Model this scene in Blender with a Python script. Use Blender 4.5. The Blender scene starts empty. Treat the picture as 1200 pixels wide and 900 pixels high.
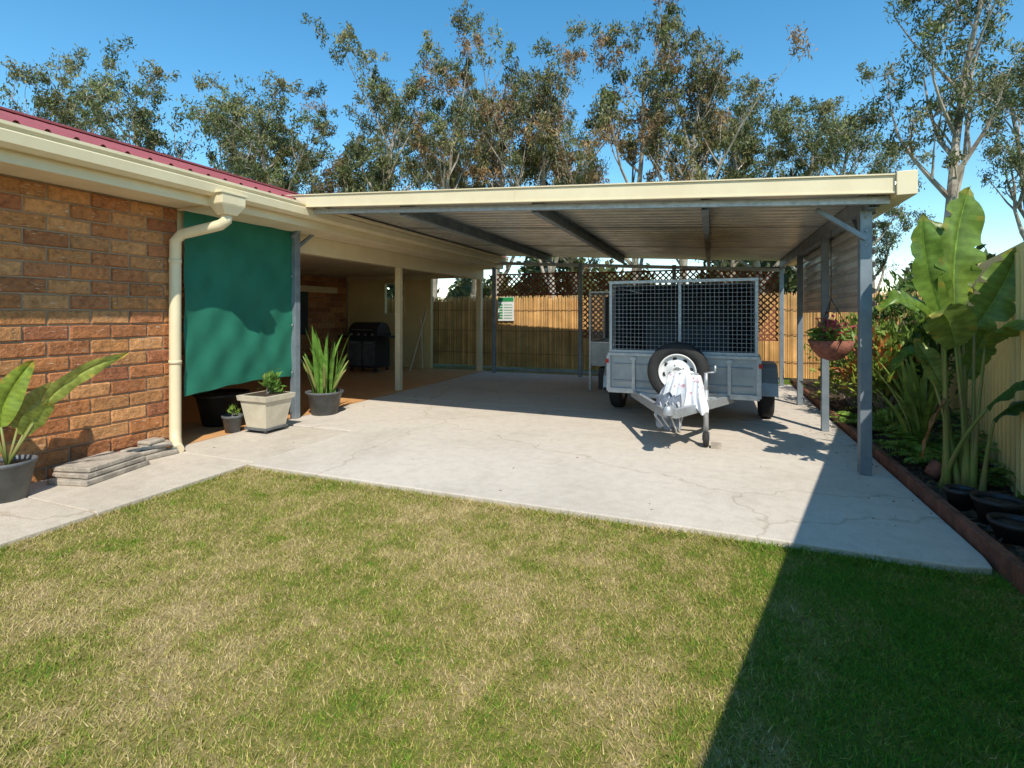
import bpy, math, random
import numpy as np
from mathutils import Vector, Matrix
random.seed(7); rng=np.random.default_rng(7)
scene=bpy.context.scene
scene.view_settings.view_transform='Standard'
scene.view_settings.look='None'
scene.view_settings.exposure=0
R=math.radians

# ------------------------------------------------------------ materials
def _base(name):
    m=bpy.data.materials.new(name); m.use_nodes=True
    nt=m.node_tree; b=nt.nodes['Principled BSDF']
    return m,nt,b
def c4(c): return (c[0],c[1],c[2],1)
def noise(nt,scale,detail=3,rough=.6,vec=None,dist=0):
    n=nt.nodes.new('ShaderNodeTexNoise'); n.inputs['Scale'].default_value=scale
    n.inputs['Detail'].default_value=detail; n.inputs['Roughness'].default_value=rough
    n.inputs['Distortion'].default_value=dist
    if vec is None:
        tc=nt.nodes.new('ShaderNodeTexCoord'); vec=tc.outputs['Object']
    nt.links.new(vec,n.inputs['Vector']); return n
def ramp(nt,fac,stops):
    r=nt.nodes.new('ShaderNodeValToRGB'); e=r.color_ramp.elements
    while len(e)<len(stops): e.new(.5)
    for i,(p,c) in enumerate(stops):
        e[i].position=p; e[i].color=c4(c)
    nt.links.new(fac,r.inputs['Fac']); return r
def mixc(nt,a,b,fac,mode='MIX'):
    m=nt.nodes.new('ShaderNodeMix'); m.data_type='RGBA'; m.blend_type=mode
    def put(sock,v):
        if isinstance(v,(tuple,list)): sock.default_value=c4(v)
        elif isinstance(v,(int,float)): sock.default_value=v
        else: nt.links.new(v,sock)
    put(m.inputs[0],fac); put(m.inputs[6],a); put(m.inputs[7],b)
    return m.outputs[2]
def mth(nt,op,a,b=None,clamp=False):
    m=nt.nodes.new('ShaderNodeMath'); m.operation=op; m.use_clamp=clamp
    for i,v in enumerate((a,b)):
        if v is None: continue
        if isinstance(v,(int,float)): m.inputs[i].default_value=v
        else: nt.links.new(v,m.inputs[i])
    return m.outputs[0]
def bump(nt,b,h,strength,dist=.01):
    n=nt.nodes.new('ShaderNodeBump'); n.inputs['Strength'].default_value=strength
    n.inputs['Distance'].default_value=dist
    nt.links.new(h,n.inputs['Height']); nt.links.new(n.outputs[0],b.inputs['Normal'])
def pmat(name,c1,c2=None,scale=4,rough=.6,metal=0,bmp=0,bscale=60,spec=.4,bd=.005,lo=.35,hi=.65):
    m,nt,b=_base(name)
    if c2 is None: c2=tuple(x*.8 for x in c1)
    n=noise(nt,scale,4); r=ramp(nt,n.outputs['Fac'],[(lo,c1),(hi,c2)])
    nt.links.new(r.outputs[0],b.inputs['Base Color'])
    rr=ramp(nt,n.outputs['Fac'],[(.3,(rough*.8,)*3),(.7,(min(1,rough*1.2),)*3)])
    nt.links.new(rr.outputs[0],b.inputs['Roughness'])
    b.inputs['Metallic'].default_value=metal
    b.inputs['Specular IOR Level'].default_value=spec
    if bmp:
        n3=noise(nt,bscale,2); bump(nt,b,n3.outputs['Fac'],bmp,bd)
    return m
def leafmat(name,trans=.35,rough=.5,nsc=0):
    m,nt,b=_base(name)
    a=nt.nodes.new('ShaderNodeAttribute'); a.attribute_name='Col'
    c=a.outputs['Color']
    if nsc:
        n=noise(nt,nsc,2); r=ramp(nt,n.outputs['Fac'],[(.3,(.75,.75,.75)),(.7,(1.2,1.2,1.2))])
        c=mixc(nt,c,r.outputs[0],1.0,'MULTIPLY')
    nt.links.new(c,b.inputs['Base Color']); b.inputs['Roughness'].default_value=rough
    b.inputs['Specular IOR Level'].default_value=.3
    if trans:
        t=nt.nodes.new('ShaderNodeBsdfTranslucent'); nt.links.new(c,t.inputs['Color'])
        mx=nt.nodes.new('ShaderNodeMixShader'); mx.inputs[0].default_value=trans
        nt.links.new(b.outputs[0],mx.inputs[1]); nt.links.new(t.outputs[0],mx.inputs[2])
        nt.links.new(mx.outputs[0],nt.nodes['Material Output'].inputs['Surface'])
    return m

M={}
def build_mats():
    M['cream']=pmat('cream_paint',(.78,.66,.43),(.72,.60,.38),3,.42)
    M['creamdirty']=pmat('cream_soffit',(.80,.67,.45),(.68,.56,.37),2,.6)
    M['galv']=pmat('galvanised_steel',(.48,.51,.53),(.38,.41,.43),22,.42,.45)
    M['galvpanel']=pmat('galvanised_panel',(.36,.40,.42),(.27,.30,.32),4,.45,.4)
    M['mesh']=pmat('cage_wire',(.42,.45,.47),(.32,.35,.37),9,.5,.3)
    M['galvd']=pmat('weathered_steel_beam',(.27,.31,.34),(.19,.23,.26),6,.5,.3)
    M['zinc']=pmat('zincalume_sheet',(.66,.65,.62),(.48,.48,.47),3,.34,.5)
    M['redroof']=pmat('red_roof_sheet',(.34,.085,.085),(.27,.07,.07),2,.5)
    M['dark']=pmat('black_plastic',(.02,.02,.022),(.035,.035,.035),8,.45)
    M['rubber']=pmat('tyre_rubber',(.018,.018,.018),(.035,.034,.033),12,.8,0,.2,80)
    M['white']=pmat('white_paint',(.80,.80,.78),(.68,.68,.66),6,.4)
    m,nt,b=_base('printed_white_cloth')
    n=noise(nt,14,2); r=ramp(nt,n.outputs['Fac'],[(.64,(.86,.86,.87)),(.67,(.66,.34,.40)),(.72,(.62,.36,.42))])
    n2=noise(nt,9,3); r2=ramp(nt,n2.outputs['Fac'],[(.3,(.85,.87,.9)),(.6,(1,1,1))])
    nt.links.new(mixc(nt,r.outputs[0],r2.outputs[0],1.0,'MULTIPLY'),b.inputs['Base Color']); b.inputs['Roughness'].default_value=.85
    bump(nt,b,n2.outputs['Fac'],.4,.02)
    M['cloth']=m
    M['rope']=pmat('pale_rope',(.62,.62,.60),(.45,.45,.44),20,.8)
    M['bluecloth']=pmat('blue_grey_tarp',(.25,.29,.36),(.12,.14,.18),10,.7)
    M['redplastic']=pmat('red_lens',(.5,.02,.015),(.35,.02,.015),10,.3)
    M['beige']=pmat('beige_wall',(.76,.60,.30),(.66,.51,.25),1.5,.8)
    M['potcream']=pmat('glazed_cream_pot',(.66,.59,.45),(.52,.46,.35),5,.5,0,.1,40)
    M['potgrey']=pmat('grey_pot',(.14,.15,.15),(.09,.09,.09),6,.6)
    M['stone']=pmat('paver_stone',(.50,.43,.34),(.29,.25,.20),9,.9,0,.7,50,bd=.012)
    M['timber']=pmat('red_timber',(.26,.10,.06),(.14,.055,.035),9,.75,0,.4,60)
    M['lattice']=pmat('lattice_timber',(.28,.085,.045),(.18,.055,.03),9,.8)
    M['coir']=pmat('coir_basket',(.36,.14,.09),(.22,.085,.06),20,.95,0,.8,90,bd=.01)
    M['chrome']=pmat('brushed_steel',(.6,.6,.6),(.5,.5,.5),5,.3,.9)
    M['bark']=pmat('gum_bark',(.48,.41,.33),(.20,.16,.12),1.5,.9)
    M['stem']=pmat('green_stem',(.18,.25,.05),(.27,.22,.08),7,.5)
    M['fence']=pmat('sheet_fence_paint',(.82,.65,.28),(.74,.58,.24),1.2,.45)
    M['leaf']=leafmat('foliage_leaf',.22)
    M['broad']=leafmat('broad_leaf',.35,.33,nsc=9)
    M['dark_fill']=pmat('added_dark_fill',(.035,.042,.048),(.055,.062,.07),6,.7)
    M['signgreen']=pmat('sign_green',(.03,.30,.10),(.03,.26,.09),10,.4)
    M['glass']=pmat('dark_window_glass',(.05,.06,.07),(.04,.05,.06),2,.1)
    def concrete(name,a,b_,seed):
        m,nt,b=_base(name)
        tc=nt.nodes.new('ShaderNodeTexCoord')
        mp=nt.nodes.new('ShaderNodeMapping'); mp.inputs['Location'].default_value=(seed,seed*2,0)
        nt.links.new(tc.outputs['Object'],mp.inputs['Vector']); v=mp.outputs[0]
        n1=noise(nt,.8,5,.68,v,.4); r1=ramp(nt,n1.outputs['Fac'],[(.28,b_),(.5,a),(.72,tuple(x*1.06 for x in a))])
        n2=noise(nt,9,4,.75,v); r2=ramp(nt,n2.outputs['Fac'],[(.3,(.88,.87,.85)),(.55,(1,1,1)),(.8,(1.05,1.05,1.04))])
        c=mixc(nt,r1.outputs[0],r2.outputs[0],1.0,'MULTIPLY')
        n3=noise(nt,120,2,.6,v); r3=ramp(nt,n3.outputs['Fac'],[(.3,(.82,.82,.82)),(.6,(1.04,1.04,1.04))])
        c=mixc(nt,c,r3.outputs[0],1.0,'MULTIPLY')
        vo=nt.nodes.new('ShaderNodeTexVoronoi'); vo.feature='DISTANCE_TO_EDGE'; vo.inputs['Scale'].default_value=.25
        nd=noise(nt,2.0,3,.6,v)
        vm=nt.nodes.new('ShaderNodeVectorMath'); vm.operation='SCALE'; vm.inputs[3].default_value=.5
        nt.links.new(nd.outputs['Color'],vm.inputs[0])
        va=nt.nodes.new('ShaderNodeVectorMath'); nt.links.new(v,va.inputs[0]); nt.links.new(vm.outputs[0],va.inputs[1])
        nt.links.new(va.outputs[0],vo.inputs['Vector'])
        rc=ramp(nt,vo.outputs['Distance'],[(0,(.78,.75,.70)),(.0012,(1,1,1))])
        cc=mixc(nt,c,rc.outputs[0],1.0,'MULTIPLY')
        nt.links.new(cc,b.inputs['Base Color']); b.inputs['Roughness'].default_value=.88
        b.inputs['Specular IOR Level'].default_value=.25
        bump(nt,b,n3.outputs['Fac'],.3,.004)
        return m
    M['concrete']=concrete('slab_concrete',(.65,.575,.485),(.56,.49,.405),3)
    M['pathc']=concrete('path_concrete',(.61,.53,.43),(.49,.42,.33),11)
    m,nt,b=_base('terracotta_tiles')
    tc=nt.nodes.new('ShaderNodeTexCoord')
    br=nt.nodes.new('ShaderNodeTexBrick'); br.offset=0; br.inputs['Scale'].default_value=1
    br.inputs['Brick Width'].default_value=.33; br.inputs['Row Height'].default_value=.33; br.inputs['Mortar Size'].default_value=.006
    br.inputs['Color1'].default_value=c4((.80,.42,.17)); br.inputs['Color2'].default_value=c4((.72,.37,.15)); br.inputs['Mortar'].default_value=c4((.46,.30,.18))
    nt.links.new(tc.outputs['Object'],br.inputs['Vector']); nt.links.new(br.outputs[0],b.inputs['Base Color']); b.inputs['Roughness'].default_value=.4
    M['tiles']=m
    m,nt,b=_base('rock_face_brick')
    a=nt.nodes.new('ShaderNodeAttribute'); a.attribute_name='Col'
    n1=noise(nt,20,5,.7); r1=ramp(nt,n1.outputs['Fac'],[(.28,(.50,.44,.40)),(.5,(1,1,1)),(.75,(1.35,1.3,1.2))])
    c=mixc(nt,a.outputs['Color'],r1.outputs[0],1.0,'MULTIPLY')
    tc2=nt.nodes.new('ShaderNodeTexCoord'); mp=nt.nodes.new('ShaderNodeMapping'); mp.inputs['Scale'].default_value=(60,16,80)
    mp.inputs['Rotation'].default_value=(.6,0,0)
    nt.links.new(tc2.outputs['Object'],mp.inputs['Vector'])
    n3=noise(nt,1,2,.5,mp.outputs[0]); r3=ramp(nt,n3.outputs['Fac'],[(.66,(0,0,0)),(.71,(.7,.7,.7))])
    c=mixc(nt,c,(.74,.56,.40),r3.outputs[0])
    nt.links.new(c,b.inputs['Base Color']); b.inputs['Roughness'].default_value=.9
    bump(nt,b,n1.outputs['Fac'],1.0,.025)
    M['brick']=m
    M['mortar']=pmat('mortar',(.42,.30,.19),(.33,.235,.15),20,.95)
    m,nt,b=_base('green_shade_cloth')
    n1=noise(nt,2.5,3); r1=ramp(nt,n1.outputs['Fac'],[(.35,(.008,.13,.078)),(.65,(.013,.165,.10))])
    nt.links.new(r1.outputs[0],b.inputs['Base Color']); b.inputs['Roughness'].default_value=.75
    n2=noise(nt,180,2); bump(nt,b,n2.outputs['Fac'],.15,.003)
    M['shade']=m
    m,nt,b=_base('reed_screen_mat')
    a=nt.nodes.new('ShaderNodeAttribute'); a.attribute_name='Col'
    n1=noise(nt,2.2,4); r1=ramp(nt,n1.outputs['Fac'],[(.3,(.72,.66,.6)),(.7,(1.12,1.12,1.1))])
    nt.links.new(mixc(nt,a.outputs['Color'],r1.outputs[0],1.0,'MULTIPLY'),b.inputs['Base Color']); b.inputs['Roughness'].default_value=.7
    M['reed']=m
    M['soil']=pmat('garden_soil',(.09,.06,.04),(.045,.03,.02),12,.95,0,1,40,bd=.03)
    def lawn(name,blade):
        m,nt,b=_base(name)
        tc=nt.nodes.new('ShaderNodeTexCoord'); v=tc.outputs['Object']
        n1=noise(nt,1.0,4,.62,v,.3); n2=noise(nt,6,4,.7,v)
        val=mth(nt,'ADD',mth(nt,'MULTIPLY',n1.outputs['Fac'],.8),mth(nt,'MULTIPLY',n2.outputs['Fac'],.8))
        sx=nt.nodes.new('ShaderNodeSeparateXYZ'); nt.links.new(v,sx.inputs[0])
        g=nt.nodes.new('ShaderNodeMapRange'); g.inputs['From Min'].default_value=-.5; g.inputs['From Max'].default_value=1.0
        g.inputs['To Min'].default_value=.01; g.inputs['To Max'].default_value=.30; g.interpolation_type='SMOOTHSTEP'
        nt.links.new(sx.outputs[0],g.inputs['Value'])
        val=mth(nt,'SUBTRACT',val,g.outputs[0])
        if blade:
            a=nt.nodes.new('ShaderNodeAttribute'); a.attribute_name='Col'
            s2=nt.nodes.new('ShaderNodeSeparateColor'); nt.links.new(a.outputs['Color'],s2.inputs[0])
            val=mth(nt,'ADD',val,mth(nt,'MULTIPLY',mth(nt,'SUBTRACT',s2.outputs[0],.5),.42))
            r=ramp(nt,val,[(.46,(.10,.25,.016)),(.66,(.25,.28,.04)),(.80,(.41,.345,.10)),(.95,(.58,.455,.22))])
            br=mth(nt,'ADD',mth(nt,'MULTIPLY',s2.outputs[1],.6),.62)
            cc=nt.nodes.new('ShaderNodeCombineColor')
            for i in range(3): nt.links.new(br,cc.inputs[i])
            c=mixc(nt,r.outputs[0],cc.outputs[0],1.0,'MULTIPLY')
            nt.links.new(c,b.inputs['Base Color'])
        else:
            n3=noise(nt,60,3,.7,v)
            val=mth(nt,'ADD',val,mth(nt,'MULTIPLY',mth(nt,'SUBTRACT',n3.outputs['Fac'],.5),.5))
            r=ramp(nt,val,[(.45,(.07,.13,.015)),(.65,(.15,.155,.03)),(.8,(.25,.205,.07)),(.95,(.34,.26,.13))])
            nt.links.new(r.outputs[0],b.inputs['Base Color'])
            bump(nt,b,n3.outputs['Fac'],.6,.012)
        b.inputs['Roughness'].default_value=.75; b.inputs['Specular IOR Level'].default_value=.15
        return m
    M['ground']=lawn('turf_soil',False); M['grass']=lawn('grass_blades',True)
build_mats()

# ------------------------------------------------------------ mesh builder
class MB:
    def __init__(s): s.v=[];s.f=[];s.mi=[];s.sm=[];s.col=[];s.mats=[];s.m=0;s.c=(1,1,1);s.smooth=False
    def mat(s,k):
        if k not in s.mats: s.mats.append(k)
        s.m=s.mats.index(k); return s
    def face(s,idx):
        s.f.append(tuple(idx)); s.mi.append(s.m); s.sm.append(s.smooth); s.col.append(s.c)
    def add(s,vs):
        n=len(s.v); s.v.extend([tuple(x) for x in vs]); return n
    def box(s,lo,hi):
        x0,y0,z0=lo;x1,y1,z1=hi
        n=s.add([(x0,y0,z0),(x1,y0,z0),(x1,y1,z0),(x0,y1,z0),(x0,y0,z1),(x1,y0,z1),(x1,y1,z1),(x0,y1,z1)])
        for q in ((0,3,2,1),(4,5,6,7),(0,1,5,4),(1,2,6,5),(2,3,7,6),(3,0,4,7)): s.face([n+i for i in q])
        return s
    def beam(s,p,q,w,h,up=(0,0,1)):
        p=Vector(p);q=Vector(q);d=(q-p).normalized();u=Vector(up)
        if abs(d.dot(u))>.99: u=Vector((1,0,0))
        side=d.cross(u).normalized();u=side.cross(d).normalized()
        vs=[]
        for e in (p,q):
            for a,b in((-1,-1),(1,-1),(1,1),(-1,1)): vs.append(e+side*(a*w/2)+u*(b*h/2))
        n=s.add(vs)
        for f in((0,1,2,3),(7,6,5,4),(0,4,5,1),(1,5,6,2),(2,6,7,3),(3,7,4,0)): s.face([n+i for i in f])
        return s
    def tube(s,pts,rad,n=10,cap=True):
        pts=[Vector(p) for p in pts]
        if not isinstance(rad,(list,tuple)): rad=[rad]*len(pts)
        old=s.smooth; s.smooth=True
        rings=[];ref=None
        for i,p in enumerate(pts):
            a=pts[max(i-1,0)];b=pts[min(i+1,len(pts)-1)];d=(b-a).normalized()
            if ref is None:
                ref=Vector((0,0,1)) if abs(d.z)<.9 else Vector((1,0,0))
            x=d.cross(ref).normalized();y=x.cross(d).normalized();ref=y
            rings.append(s.add([p+(x*math.cos(2*math.pi*k/n)+y*math.sin(2*math.pi*k/n))*rad[i] for k in range(n)]))
        for i in range(len(rings)-1):
            for k in range(n):
                k2=(k+1)%n; s.face((rings[i]+k,rings[i]+k2,rings[i+1]+k2,rings[i+1]+k))
        s.smooth=False
        if cap:
            s.face([rings[0]+k for k in range(n)][::-1]); s.face([rings[-1]+k for k in range(n)])
        s.smooth=old
        return s
    def lathe(s,c,axis,prof,n=28,smooth=True,cap=False):
        c=Vector(c);ax=Vector(axis).normalized()
        ref=Vector((0,0,1)) if abs(ax.z)<.9 else Vector((1,0,0))
        x=ax.cross(ref).normalized();y=ax.cross(x).normalized()
        old=s.smooth;s.smooth=smooth
        rings=[s.add([c+ax*h+(x*math.cos(2*math.pi*k/n)+y*math.sin(2*math.pi*k/n))*r for k in range(n)]) for r,h in prof]
        for i in range(len(rings)-1):
            for k in range(n):
                k2=(k+1)%n; s.face((rings[i]+k,rings[i]+k2,rings[i+1]+k2,rings[i+1]+k))
        s.smooth=False
        if cap:
            s.face([rings[0]+k for k in range(n)]); s.face([rings[-1]+k for k in range(n)][::-1])
        s.smooth=old
        return s
    def grid(s,P):
        r=len(P);c=len(P[0]); n=s.add([p for row in P for p in row])
        for i in range(r-1):
            for j in range(c-1): s.face((n+i*c+j,n+i*c+j+1,n+(i+1)*c+j+1,n+(i+1)*c+j))
        return s
    def obj(s,name,parent=None,bevel=0,solid=0,xf=None):
        me=bpy.data.meshes.new(name); me.from_pydata(s.v,[],s.f)
        for k in s.mats: me.materials.append(M[k])
        me.polygons.foreach_set('material_index',s.mi); me.polygons.foreach_set('use_smooth',s.sm)
        if any(c!=(1,1,1) for c in s.col):
            ca=me.color_attributes.new('Col','FLOAT_COLOR','CORNER')
            arr=np.ones((len(me.loops),4),dtype=np.float32); k=0
            for f,c in zip(s.f,s.col):
                arr[k:k+len(f),:3]=c; k+=len(f)
            ca.data.foreach_set('color',arr.ravel())
        me.update(); o=bpy.data.objects.new(name,me); scene.collection.objects.link(o)
        if parent: o.parent=parent
        if bevel:
            b=o.modifiers.new('bevel','BEVEL'); b.width=bevel; b.segments=2; b.limit_method='ANGLE'; b.angle_limit=R(50)
        if solid:
            b=o.modifiers.new('solid','SOLIDIFY'); b.thickness=solid
        if xf: o.matrix_world=xf
        return o
def empty(name,loc=(0,0,0),rot=0):
    e=bpy.data.objects.new(name,None); e.location=loc; e.rotation_euler=(0,0,rot); e.empty_display_size=.2
    scene.collection.objects.link(e); return e

def polys_obj(name,V,C,k,mats,mi=None,link=True):
    n=len(V); me=bpy.data.meshes.new(name)
    me.vertices.add(n*k); me.vertices.foreach_set('co',V.astype(np.float32).ravel())
    me.loops.add(n*k); me.loops.foreach_set('vertex_index',np.arange(n*k,dtype=np.int32))
    me.polygons.add(n); me.polygons.foreach_set('loop_start',np.arange(0,n*k,k,dtype=np.int32))
    me.polygons.foreach_set('loop_total',np.full(n,k,dtype=np.int32))
    for m in mats: me.materials.append(M[m])
    if mi is not None: me.polygons.foreach_set('material_index',mi.astype(np.int32))
    me.update(calc_edges=True)
    ca=me.color_attributes.new('Col','FLOAT_COLOR','CORNER')
    arr=np.ones((n*k,4),dtype=np.float32); arr[:,:3]=np.repeat(C,k,axis=0); ca.data.foreach_set('color',arr.ravel())
    if not link: return me
    o=bpy.data.objects.new(name,me); scene.collection.objects.link(o); return o
def norm(a): return a/np.maximum(np.linalg.norm(a,axis=1,keepdims=True),1e-9)
def leaves(centers,dirs,L,W):
    n=len(centers); d=norm(dirs); s=norm(np.cross(d,rng.normal(size=(n,3))))
    L=np.broadcast_to(L,(n,))[:,None]; W=np.broadcast_to(W,(n,))[:,None]
    a=centers-d*L*.5; b=centers+d*L*.5; m=centers-d*L*.08
    return np.stack([a,m+s*W*.5,b,m-s*W*.5],axis=1)
def tubeq(pts,rad,n=6):
    pts=[Vector(p) for p in pts]; rings=[]; ref=Vector((.3,1,0)).normalized()
    for i,p in enumerate(pts):
        a=pts[max(i-1,0)];b=pts[min(i+1,len(pts)-1)];d=(b-a).normalized()
        x=d.cross(ref).normalized();y=x.cross(d).normalized()
        rings.append([p+(x*math.cos(2*math.pi*k/n)+y*math.sin(2*math.pi*k/n))*rad[i] for k in range(n)])
    q=[]
    for i in range(len(rings)-1):
        for k in range(n):
            k2=(k+1)%n; q.append([rings[i][k],rings[i][k2],rings[i+1][k2],rings[i+1][k]])
    return q
def jit(c,n,a=.25):
    k=1+rng.uniform(-a,a,(n,1)); return np.clip(np.array(c)[None,:]*k*(1+rng.uniform(-.1,.1,(n,3))),0,1)

# ------------------------------------------------------------ ground
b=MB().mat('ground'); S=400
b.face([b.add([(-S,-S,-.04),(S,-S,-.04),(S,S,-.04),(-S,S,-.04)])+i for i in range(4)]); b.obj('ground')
def blades(n,x0,x1,y0,y1,hmin,hmax,w):
    x=rng.uniform(x0,x1,n);y=rng.uniform(y0,y1,n)
    z=np.full(n,-.041); h=rng.uniform(hmin,hmax,n); a=rng.uniform(0,2*np.pi,n)
    ww=w*rng.uniform(.7,1.4,n)
    dx=np.cos(a)*ww*.5;dy=np.sin(a)*ww*.5
    la=rng.uniform(0,2*np.pi,n); ll=h*rng.uniform(.3,1.7,n)
    p0=np.stack([x-dx,y-dy,z],1);p1=np.stack([x+dx,y+dy,z],1);p2=np.stack([x+np.cos(la)*ll,y+np.sin(la)*ll,z+h],1)
    return np.stack([p0,p1,p2],1)
g=np.concatenate([blades(340000,-4.07,1.55,.55,3.54,.008,.023,.0040),
                  blades(50000,-4.07,1.2,-3,.55,.01,.025,.008),
                  blades(5000,-4.05,1.45,3.44,3.56,.025,.05,.005),
                  blades(4000,-4.08,-3.98,-2,3.55,.025,.05,.005)])
C=np.stack([rng.uniform(0,1,len(g)),rng.uniform(0,1,len(g)),np.zeros(len(g))],1)
for wx,wy,nn_ in ((-1.15,1.85,60),(-.75,3.0,40),(-2.6,2.7,30)):
    t=blades(nn_,-1,1,-1,1,.012,.028,.006); off=rng.normal(size=(nn_,1,2))*.035
    ctr0=t[:,:,:2].mean(axis=1,keepdims=True); t[:,:,:2]+=off-ctr0+np.array([[[wx,wy]]])
    g=np.concatenate([g,t]); C=np.concatenate([C,np.stack([np.full(nn_,-.1),rng.uniform(.4,.9,nn_),np.zeros(nn_)],1)])
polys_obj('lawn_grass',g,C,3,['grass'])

def prism(b,poly,z0,z1):
    n=b.add([(x,y,z0) for x,y in poly]+[(x,y,z1) for x,y in poly]); k=len(poly)
    b.face([n+k+i for i in range(k)]); b.face([n+i for i in range(k)][::-1])
    for i in range(k):
        j=(i+1)%k; b.face((n+i,n+j,n+k+j,n+k+i))
b=MB().mat('concrete')
prism(b,[(-4.04,3.55),(1.30,3.56),(1.44,3.60),(1.46,3.75),(1.46,7.3),(-5.24,7.3),(-5.24,5.02),(-4.04,5.02)],-.12,0)
prism(b,[(-5.24,7.306),(1.46,7.306),(1.46,11.45),(-5.24,11.45)],-.12,0)
b.obj('concrete_driveway',bevel=.008)
b=MB().mat('pathc'); y=-4.0
for L in (1.6,1.6,1.6,1.5,1.32,1.35):
    b.box((-5.26,y,-.12),(-4.055,y+L-.01,-.002)); y+=L
b.obj('garden_path',bevel=.008)
n=130; lx=np.concatenate([rng.uniform(-5.1,1.4,50),rng.uniform(1.0,1.45,80)]); ly=np.concatenate([rng.uniform(3.7,11,50),rng.uniform(4,11,80)])
ctr=np.stack([lx,ly,np.full(n,.004)],1); d=rng.normal(size=(n,3)); d[:,2]*=.04
polys_obj('fallen_leaves',leaves(ctr,d,rng.uniform(.015,.04,n),rng.uniform(.006,.012,n)),jit((.26,.16,.08),n,.5),4,['leaf'])

# ------------------------------------------------------------ brick house
house=empty('brick_house',(-5.27,3.75,0))
def hp(o):
    o.parent=house; o.matrix_parent_inverse=Matrix.Translation((5.27,-3.75,0)); return o
def bricks(name,org,u,nrm,length,height,bl=.33,bh=.134,j=.012):
    b=MB().mat('brick'); u=Vector(u);nrm=Vector(nrm);org=Vector(org); z=0;row=0
    while z<height-.02:
        off=-(row%2)*bl/2; s=off
        while s<length:
            a=max(s,0);e=min(s+bl-j,length)
            if e-a>.03:
                h=min(bh-j,height-z)
                base=[(.54,.235,.08),(.48,.19,.065),(.58,.28,.11),(.36,.13,.055),(.43,.165,.06),(.52,.24,.09),(.46,.18,.07)][random.randrange(7)]
                k=.84+.26*random.random(); b.c=tuple(x*k for x in base)
                pr=.012+random.random()*.010; ins=.010
                def P(ss,zz,pp): return org+u*ss+Vector((0,0,zz))+nrm*pp
                r=lambda: random.uniform(-.004,.004)
                n=b.add([P(a,z,-.0),P(e,z,0),P(e,z+h,0),P(a,z+h,0),
                         P(a+ins+r(),z+ins+r(),pr+r()),P(e-ins+r(),z+ins+r(),pr+r()),P(e-ins+r(),z+h-ins+r(),pr+r()),P(a+ins+r(),z+h-ins+r(),pr+r())])
                for f in ((4,5,6,7),(0,1,5,4),(1,2,6,5),(2,3,7,6),(3,0,4,7)): b.face([n+i for i in f])
            s+=bl
        z+=bh;row+=1
    return hp(b.obj(name))
b=MB().mat('mortar')
b.box((-11.8,-6,-.1),(-5.285,3.735,2.52))
b.box((-11.8,3.735,-.1),(-9.41,11.6,2.52))
hp(b.obj('wall_core'))
bricks('brick_wall_side',(-5.285,-2.0,-.03),(0,1,0),(1,0,0),5.75,2.55)
bricks('brick_wall_patio_end',(-9.4,3.735,-.03),(1,0,0),(0,1,0),4.12,2.55)
bricks('brick_wall_patio_back',(-9.41,3.76,-.03),(0,1,0),(1,0,0),7.7,2.40)
b=MB().mat('creamdirty')
b.box((-5.30,-6,2.521),(-4.80,3.75,2.54))
y=3.76
while y<11.6:
    b.box((-9.42,y,2.43),(-5.44,min(y+.9,11.6)-.012,2.45)); y+=.9
b.box((-5.30,3.75,2.50),(-4.80,11.6,2.52))
hp(b.obj('soffit'))
b=MB().mat('cream')
b.box((-4.80,-6,2.50),(-4.775,11.6,2.74))
b.box((-5.44,3.77,2.25),(-5.30,11.6,2.499))
hp(b.obj('fascia_board',bevel=.004))
b=MB().mat('cream')
prof=[(-4.773,2.75),(-4.773,2.60),(-4.70,2.59),(-4.655,2.62),(-4.645,2.70),(-4.66,2.715),(-4.64,2.74),(-4.64,2.765),(-4.655,2.765)]
P=[[(x,yy,z) for x,z in prof] for yy in (-6,4.2,11.6)]
b.grid(P); b.box((-4.773,11.6,2.59),(-4.65,11.61,2.75)); hp(b.obj('gutter'))
b=MB().mat('redroof'); eave=(-4.70,2.782); rid=(-8.55,4.01)
ys=[];yy=-6
while yy<11.7:
    ys+= [(yy,0),(yy+.14,0),(yy+.155,.022),(yy+.175,.022)]; yy+=.19
P=[[(eave[0],y_,eave[1]+h) for y_,h in ys],[(rid[0],y_,rid[1]+h) for y_,h in ys],[(-12.4,y_,2.782+h) for y_,h in ys]]
b.grid(P)
b.box((-8.68,-6,4.01),(-8.42,11.7,4.04)); hp(b.obj('roof_sheeting'))
b=MB().mat('cream')
for yy in (-5.95,11.62):
    n=b.add([(-12.3,yy,2.5),(-4.78,yy,2.5),(-4.78,yy,2.74),(-8.55,yy,3.97),(-12.3,yy,2.74)]); b.face([n+i for i in range(5)])
hp(b.obj('gable_ends'))
b=MB().mat('cream')
def frust(b,c,w0,d0,w1,d1,z0,z1):
    x,y=c
    n=b.add([(x-w0/2,y-d0/2,z0),(x+w0/2,y-d0/2,z0),(x+w0/2,y+d0/2,z0),(x-w0/2,y+d0/2,z0),(x-w1/2,y-d1/2,z1),(x+w1/2,y-d1/2,z1),(x+w1/2,y+d1/2,z1),(x-w1/2,y+d1/2,z1)])
    for q in ((0,3,2,1),(4,5,6,7),(0,1,5,4),(1,2,6,5),(2,3,7,6),(3,0,4,7)): b.face([n+i for i in q])
frust(b,(-4.68,3.86),.12,.14,.20,.28,2.42,2.52); frust(b,(-4.68,3.86),.20,.28,.20,.28,2.52,2.62)
b.box((-4.79,3.70,2.62),(-4.57,4.02,2.645))
hp(b.obj('rainhead',bevel=.006))
b=MB().mat('cream')
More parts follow.
